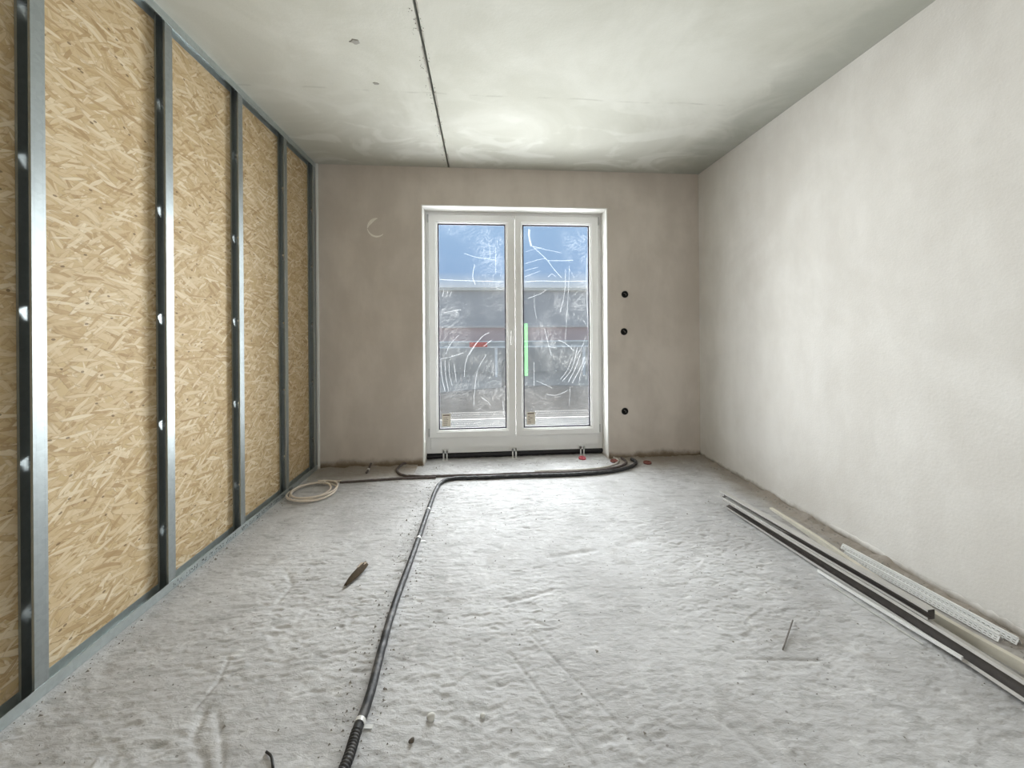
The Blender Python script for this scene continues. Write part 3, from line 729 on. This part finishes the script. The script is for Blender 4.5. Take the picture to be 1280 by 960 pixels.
# coil of pale cable
coil = link('cable_coil', None); C0 = Vector((-1.322, 2.985, 0)); coil.location = C0
tag(coil, 'loose coil of pale cable on the floor by the partition', 'cable')
cp = []; turns = 3.15; nseg = 150
for k in range(nseg+1):
    u = k/nseg; a = 0.95+turns*2*PI*u; lp = a/(2*PI)
    rr_c = 0.158+0.016*math.sin(lp*2.1)+0.012*math.sin(a*0.83)
    ex, ey = 0.014*math.sin(lp*1.9+1), 0.016*math.cos(lp*2.3)
    x, y = rr_c*1.0*math.cos(a)+ex, rr_c*1.02*math.sin(a)+ey
    cp.append(Vector((x, y, floor_z(C0.x+x, C0.y+y)+0.008+0.014*u*turns*0.55+0.004*math.sin(a*1.7)**2)))
MB().tube(cp, 0.0075, 7).build('cable_loop', M_cable, coil, True)
tail = smooth_path([cp[0], cp[0]+Vector((-0.02, 0.035, 0.002)), Vector((0.06, 0.195, 0.010)), Vector((0.13, 0.20, 0.010))], 6)
MB().tube(tail, 0.0075, 7).build('cable_tail', M_cable, coil, True)
i = min(range(len(cp)), key=lambda i: (cp[i]-Vector((0.03, 0.17, 0.02))).length)
zt = Vector((cp[i].x, cp[i].y, 0.017)); tn = Vector((-zt.y, zt.x, 0)).normalized(); rd_ = Vector((zt.x, zt.y, 0)).normalized()
z_ = MB(); ringp = [zt+0.024*math.cos(a)*rd_+0.017*math.sin(a)*Vector((0, 0, 1)) for a in [2*PI*k/12 for k in range(13)]]
z_.loft([[p+tn*s for p in ringp[:-1]] for s in (-0.007, 0.007)], False).build('tie', plain('tie_white', (0.75, 0.70, 0.64), 0.5), coil, True, 'pale tie round the coil')
# cable stub sticking out at the foot of the wall
p = [Vector((-1.045, 3.51, 0.035)), Vector((-1.04, 3.46, 0.028)), Vector((-1.038, 3.40, 0.014)), Vector((-1.035, 3.345, 0.012))]
cs = link('cable_stub', None); cs.location = p[0]
tag(cs, 'short dark cable stub poking from the foot of the back wall', 'cable')
MB().tube([q_-p[0] for q_ in smooth_path(p, 5)], 0.009, 8).build('sheath', M_cond, cs, True)
t_ = MB().tube([p[2]-p[0]+Vector((0, 0.02, 0.004)), p[2]-p[0]], 0.0115, 8); t_.build('tape_ring', M_band, cs, True, 'pale tape ring')

# ------------------------------------------------------------------ sockets and caps
def junction(x, z, label):
    j = link('junction_box', None); j.location = (x, YB, z); tag(j, label, 'junction box', 'round boxes right of the balcony door')
    rim = MB(); n = 24; prof = [(0.034, 0.0), (0.034, -0.004), (0.029, -0.005), (0.028, -0.001), (0.026, -0.0005)]
    rim.loft([[(r_*math.cos(2*PI*k/n), y_, r_*math.sin(2*PI*k/n)) for k in range(n)] for r_, y_ in prof], False)
    rim.build('rim', plain('black_plastic', (0.012, 0.012, 0.013), 0.5), j, True)
    MB().disc((0, -0.0002, 0), 0.027, (0, -1, 0), 0.0006, 20).build('recess', plain('box_inside', (0.006, 0.006, 0.006), 0.9), j)
    MB().tube(smooth_path([(0.008, -0.001, -0.012), (0.010, -0.008, -0.002), (-0.004, -0.010, 0.008), (-0.012, -0.003, 0.012)], 4), 0.0028, 6).build('wire', plain('wire_grey', (0.16, 0.15, 0.14), 0.5), j, True)
junction(1.386, 1.605, 'topmost of the three black round boxes in the back wall')
junction(1.375, 1.240, 'middle black round box in the back wall below the topmost')
junction(1.378, 0.461, 'lowest black round box in the back wall near the floor')
def cap(x, y, mat, label, tilt=0.0):
    z = floor_z(x, y); c_ = link('red_cap', None); c_.location = (x, y, z+0.001); c_.rotation_euler = (tilt, 0, 0)
    tag(c_, label, 'cap', 'red plastic caps by the balcony door')
    n = 20; prof = [(0.036, 0), (0.037, 0.012), (0.034, 0.016), (0.030, 0.0165), (0.028, 0.013)]
    rings = [[(r_*math.cos(2*PI*k/n), r_*math.sin(2*PI*k/n), z_) for k in range(n)] for r_, z_ in prof]
    MB().loft(rings).build('rim', mat, c_, True)
    MB().disc((0, 0, 0.013), 0.012, (0, 0, 1), 0.004, 12).build('hub', mat, c_, True)
M_red = plain('shiny_red', (0.46, 0.075, 0.10), 0.3, 0, 0.5); M_red2 = plain('dusty_red', (0.22, 0.085, 0.07), 0.75, 0, 0.3, 0.35, 60)
cap(0.958, 3.545, M_red, 'shiny red cap on the floor before the right fixing clip', 0.12)
cap(1.236, 3.43, M_red2, 'dusty red cap inside the bend of the conduits')
cap(1.530, 3.36, M_red2, 'dusty red cap on the floor right of the conduits')

# ------------------------------------------------------------------ steel profiles and beads along the right wall
def c_section(w, hh, lip, t_):
    return [(0, 0), (w, 0), (w, hh), (0, hh), (0, hh-lip), (t_, hh-lip), (t_, hh-t_), (w-t_, hh-t_), (w-t_, t_), (t_, t_), (t_, lip), (0, lip)]
def long_loft(path, sec, ang):          # path: points (bottom left edge), sec in (right, up), ang: lean per point
    rings = []; k = len(path)
    for i, p in enumerate(path):
        t_ = (path[min(i+1, k-1)]-path[max(i-1, 0)]); t_.z = 0; t_.normalize()
        rt = Vector((-t_.y, t_.x, 0));  rt = rt if rt.x > 0 else -rt
        a = ang(i/(k-1)); u_ = math.cos(a)*rt-math.sin(a)*Vector((0, 0, 1)); v_ = math.sin(a)*rt+math.cos(a)*Vector((0, 0, 1))
        rings.append([p+u_*x+v_*y for x, y in sec])
    return MB().loft(rings)
def lerp_path(pts, n=14): return resample(smooth_path(pts, 6), 0.06)
def place(mb, name, mat, label, cat, group=None):
    o = Vector(mb.v[0]); mb.v = [tuple(Vector(p)-o) for p in mb.v]
    b_ = mb.build(name, mat, None); b_.location = o; tag(b_, label, cat, group)
    if isinstance(mat, list):            # painted shade on the inside of a channel: faces made from section edges 5-9
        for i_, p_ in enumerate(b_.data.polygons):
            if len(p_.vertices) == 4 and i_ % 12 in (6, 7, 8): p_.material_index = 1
    return b_
GRP = 'long profiles along the right wall'
M_shade_web = plain('profile_cavity_shade', (0.10, 0.088, 0.08), 0.55, 0, 0.4, 0.5, 25)  # shade of the channel cavity put into the colour
p1 = lerp_path([(1.673, 2.456, 0.012), (1.721, 1.78, 0.012), (1.748, 1.45, 0.014), (1.760, 1.083, 0.018), (1.770, 0.80, 0.018)])
lean = lambda u: -0.30+u*0.80
place(long_loft(p1, c_section(0.042, 0.060, 0.012, 0.0015), lean), 'steel_profile', [M_strip_steel, M_shade_web], 'lowest long steel channel lying at the front of the pile', 'profile', GRP)
def top_of(i, n, p): a = lean(i/(n-1)); return Vector((p.x+0.060*math.sin(a), p.y, p.z+0.060*math.cos(a)+0.001))
p2 = [top_of(i, len(p1), p) for i, p in enumerate(p1) if p.y > 1.29]
p2 = [Vector((p.x+0.003, p.y+0.03, p.z)) for p in p2]
place(long_loft(p2, c_section(0.036, 0.042, 0.009, 0.0015), lambda u: 0.0), 'steel_profile', [M_strip_steel, M_shade_web], 'shorter steel channel stacked on top of the lowest one', 'profile', GRP)
M_lath = plain('pale_timber', (0.60, 0.565, 0.48), 0.75, 0, 0.2, 0.25, 14)
pb = lerp_path([(1.890, 2.315, 0.055), (1.872, 1.95, 0.045), (1.842, 1.66, 0.034), (1.852, 1.36, 0.030), (1.880, 1.155, 0.030), (1.91, 0.92, 0.030)])
rings = []
for i, p in enumerate(pb):
    u = i/(len(pb)-1); hh = 0.010+0.030*min(1, u*2.2)
    rings.append([p, p+Vector((0.022, 0, 0)), p+Vector((0.022, 0, hh)), p+Vector((0, 0, hh))])
place(MB().loft(rings), 'timber_lath', M_lath, 'pale yellowish lath between the steel channels and white beads', 'lath', GRP)
M_bead = plain('white_bead', (0.80, 0.80, 0.78), 0.5, 0, 0.3, 0.1)
def bead(a, b_, apex, wid, label):
    a, b_ = Vector(a), Vector(b_); d = (b_-a); L = d.length; d.normalize(); s_ = Vector((d.y, -d.x, 0)); s_ = s_ if s_.x > 0 else -s_
    k = MB(); mid = (a+b_)/2
    k.obox(mid+Vector((0, 0, apex)), d*L/2, s_*0.004, (0, 0, 0.003))
    for sg_ in (-1, 1):
        leg = s_*sg_*wid+Vector((0, 0, -apex)); nrm = d.cross(leg).normalized()
        for fr, hw in ((0.30, 0.10), (0.64, 0.10), (0.94, 0.09)):
            k.obox(mid+Vector((0, 0, apex))+leg*fr, d*L/2, leg*hw, nrm*0.0006)
        n = int(L/0.014)
        for q_ in range(n+1):
            k.obox(a+d*(q_*L/n)+Vector((0, 0, apex))+leg*0.5, d*0.0028, leg*0.5, nrm*0.0006)
    return place(k, 'corner_bead', M_bead, label, 'bead', GRP)
bead((2.030, 1.945, 0.004), (2.085, 1.290, 0.006), 0.022, 0.014, 'white perforated corner bead nearest the right wall')
bead((1.975, 1.880, 0.004), (2.035, 1.310, 0.006), 0.022, 0.015, 'white perforated corner bead beside the pale lath')
place(long_loft(lerp_path([(1.698, 1.765, 0.004), (1.716, 1.553, 0.010), (1.750, 1.21, 0.024), (1.753, 1.180, 0.024)]), [(0, 0), (0.010, 0), (0.010, 0.012), (0, 0.012)], lambda u: 0), 'white_strip', M_bead,
      'thin white strip leaning along the front of the lowest channel', 'strip', GRP)
place(long_loft(lerp_path([(1.672, 1.679, 0.003), (1.686, 1.525, 0.003), (1.715, 1.30, 0.004)]), [(0, 0), (0.005, 0), (0.005, 0.004), (0, 0.004)], lambda u: 0), 'plastic_rod', plain('grey_rod', (0.55, 0.55, 0.52), 0.6),
      'very thin pale rod on the floor in front of the pile', 'rod', GRP)

# ------------------------------------------------------------------ small things on the floor
M_bark = plain('brown_bark', (0.075, 0.055, 0.035), 0.85, 0, 0.2, 0.5, 60, 0.5)
ch = link('bark_curl', None); ch.location = (-0.655, 1.935, floor_z(-0.655, 1.935)+0.002)
tag(ch, 'curled brown scrap of bark left of the black conduit', 'scrap')
rings = []
for k in range(12):
    u = k/11; w = 0.005+0.019*math.sin(PI*min(1, u*0.72+0.04)); a = 0.3+u*1.2
    c0 = Vector((-0.026+0.052*u, -0.075+0.15*u, 0.004+0.010*u))
    s_ = Vector((0.945, -0.33, 0))
    rings.append([c0+s_*w*math.cos(t_)+Vector((0, 0, w*0.9*(1-abs(math.cos(t_)))*1.0+0.002)) for t_ in [PI*j/8 for j in range(9)]] +
                 [c0+s_*(w-0.003)*math.cos(t_)+Vector((0, 0, (w-0.003)*0.9*(1-abs(math.cos(t_)))+0.001)) for t_ in [PI*(8-j)/8 for j in range(9)]])
MB().loft(rings).build('outer_bark', M_bark, ch, True)
fl_ = [Vector((-0.004, 0.030, 0.027)), Vector((0.008, 0.056, 0.036)), Vector((0.036, 0.068, 0.030)), Vector((0.020, 0.044, 0.029))]
MB().add([p for p in fl_]+[p-Vector((0, 0, 0.003)) for p in fl_], [(0, 1, 2, 3), (7, 6, 5, 4), (0, 4, 5, 1), (1, 5, 6, 2), (2, 6, 7, 3), (3, 7, 4, 0)]).build('pale_edge', plain('pale_wood', (0.68, 0.58, 0.48), 0.8), ch, False, 'pale torn edge')
def stick(name, pts, r, mat, label, cat):
    p = [Vector((x, y, floor_z(x, y)+r*1.1+dz)) for x, y, dz in pts]
    b_ = MB().tube([q_-p[0] for q_ in smooth_path(p, 4)], r, 6).build(name, mat, None, True); b_.location = p[0]; return tag(b_, label, cat)
M_twig = plain('grey_twig', (0.20, 0.185, 0.17), 0.85, 0, 0.2, 0.3, 50)
stick('twig', [(1.306, 1.475, 0.008), (1.231, 1.4135, 0.004), (1.155, 1.352, 0.0)], 0.0026, M_twig, 'thin grey stick on the screed left of the profiles', 'stick')
stick('wire_offcut', [(-0.652, 1.152, 0.0), (-0.628, 1.135, 0.003), (-0.607, 1.105, 0.0)], 0.0035, plain('black_wire', (0.03, 0.03, 0.03), 0.5), 'short black wire offcut in the left foreground', 'offcut')
def stone_mesh(r, seed):
    bm = bmesh.new(); bmesh.ops.create_icosphere(bm, subdivisions=2, radius=r); q_ = random.Random(seed)
    ax = [Vector((q_.uniform(-1, 1), q_.uniform(-1, 1), q_.uniform(-1, 1))) for _ in range(4)]
    for v_ in bm.verts:
        n_ = v_.co.normalized(); s_ = 1+sum(0.12*math.sin(3*n_.dot(a_)+i_) for i_, a_ in enumerate(ax)); v_.co = Vector((v_.co.x*s_, v_.co.y*s_*0.85, v_.co.z*s_*0.7))
    return bm
def stone(x, y, r, seed, mat, label):
    bm = stone_mesh(r, seed); me_ = bpy.data.meshes.new('pebble'); bm.to_mesh(me_); bm.free(); me_.materials.append(mat)
    for p_ in me_.polygons: p_.use_smooth = True
    o = link('pebble', me_); o.location = (x, y, floor_z(x, y)+r*0.45); tag(o, label, 'pebble')
M_lime = plain('pale_stone', (0.62, 0.61, 0.58), 0.9, 0, 0.2, 0.15, 60); M_dark = plain('dark_stone', (0.10, 0.085, 0.07), 0.9)
stone(-0.175, 1.205, 0.013, 1, M_lime, 'pale round pebble right of the black conduit in the foreground')
stone(-0.225, 1.143, 0.008, 2, M_dark, 'small dark brown pebble in the centre foreground')
stone(-0.01, 1.20, 0.009, 3, M_lime, 'small pale pebble in the foreground nearest the middle')
# crumbs of mortar and grit nobody could count
dm = MB(); q_ = random.Random(21)
def crumb(x, y, r):
    z = floor_z(x, y); a = q_.uniform(0, 6.28)
    vs = [Vector((x+r*math.cos(a+k*2.094)*q_.uniform(0.7, 1.2), y+r*math.sin(a+k*2.094)*q_.uniform(0.7, 1.2), z-0.0005)) for k in range(3)] + [Vector((x+q_.uniform(-.3, .3)*r, y+q_.uniform(-.3, .3)*r, z+r*q_.uniform(0.5, 1.1)))]
    dm.add(vs, [(0, 2, 1), (0, 1, 3), (1, 2, 3), (2, 0, 3)])
for _ in range(900): crumb(q_.uniform(XL+0.02, XR-0.05), q_.uniform(0.9, YB), abs(q_.gauss(0, 0.0022))+0.001)
for _ in range(420):
    p = mp[q_.randrange(0, int(len(mp)*0.55))]; crumb(p.x-abs(q_.gauss(0.0, 0.05))-0.018, p.y+q_.uniform(-.02, .02), abs(q_.gauss(0, 0.0025))+0.0012)
for _ in range(260):
    p = mp[q_.randrange(0, int(len(mp)*0.5))]; crumb(p.x+abs(q_.gauss(0.0, 0.06))+0.02, p.y, abs(q_.gauss(0, 0.0022))+0.001)
for _ in range(420): crumb(XR-0.03-abs(q_.gauss(0, 0.05)), q_.uniform(0.9, YB), abs(q_.gauss(0, 0.004))+0.0015)
for _ in range(260): crumb(XL+0.008+abs(q_.gauss(0, 0.04)), q_.uniform(1.0, YB), abs(q_.gauss(0, 0.003))+0.001)
for _ in range(260): crumb(q_.uniform(XL, XR), YB-0.02-abs(q_.gauss(0, 0.05)), abs(q_.gauss(0, 0.003))+0.001)
dm.build('floor_crumbs', plain('mortar_crumbs', (0.34, 0.32, 0.29), 0.95, 0, 0.1, 0.5, 90), None, False, 'scattered grey mortar crumbs and grit over the screed', 'stuff')
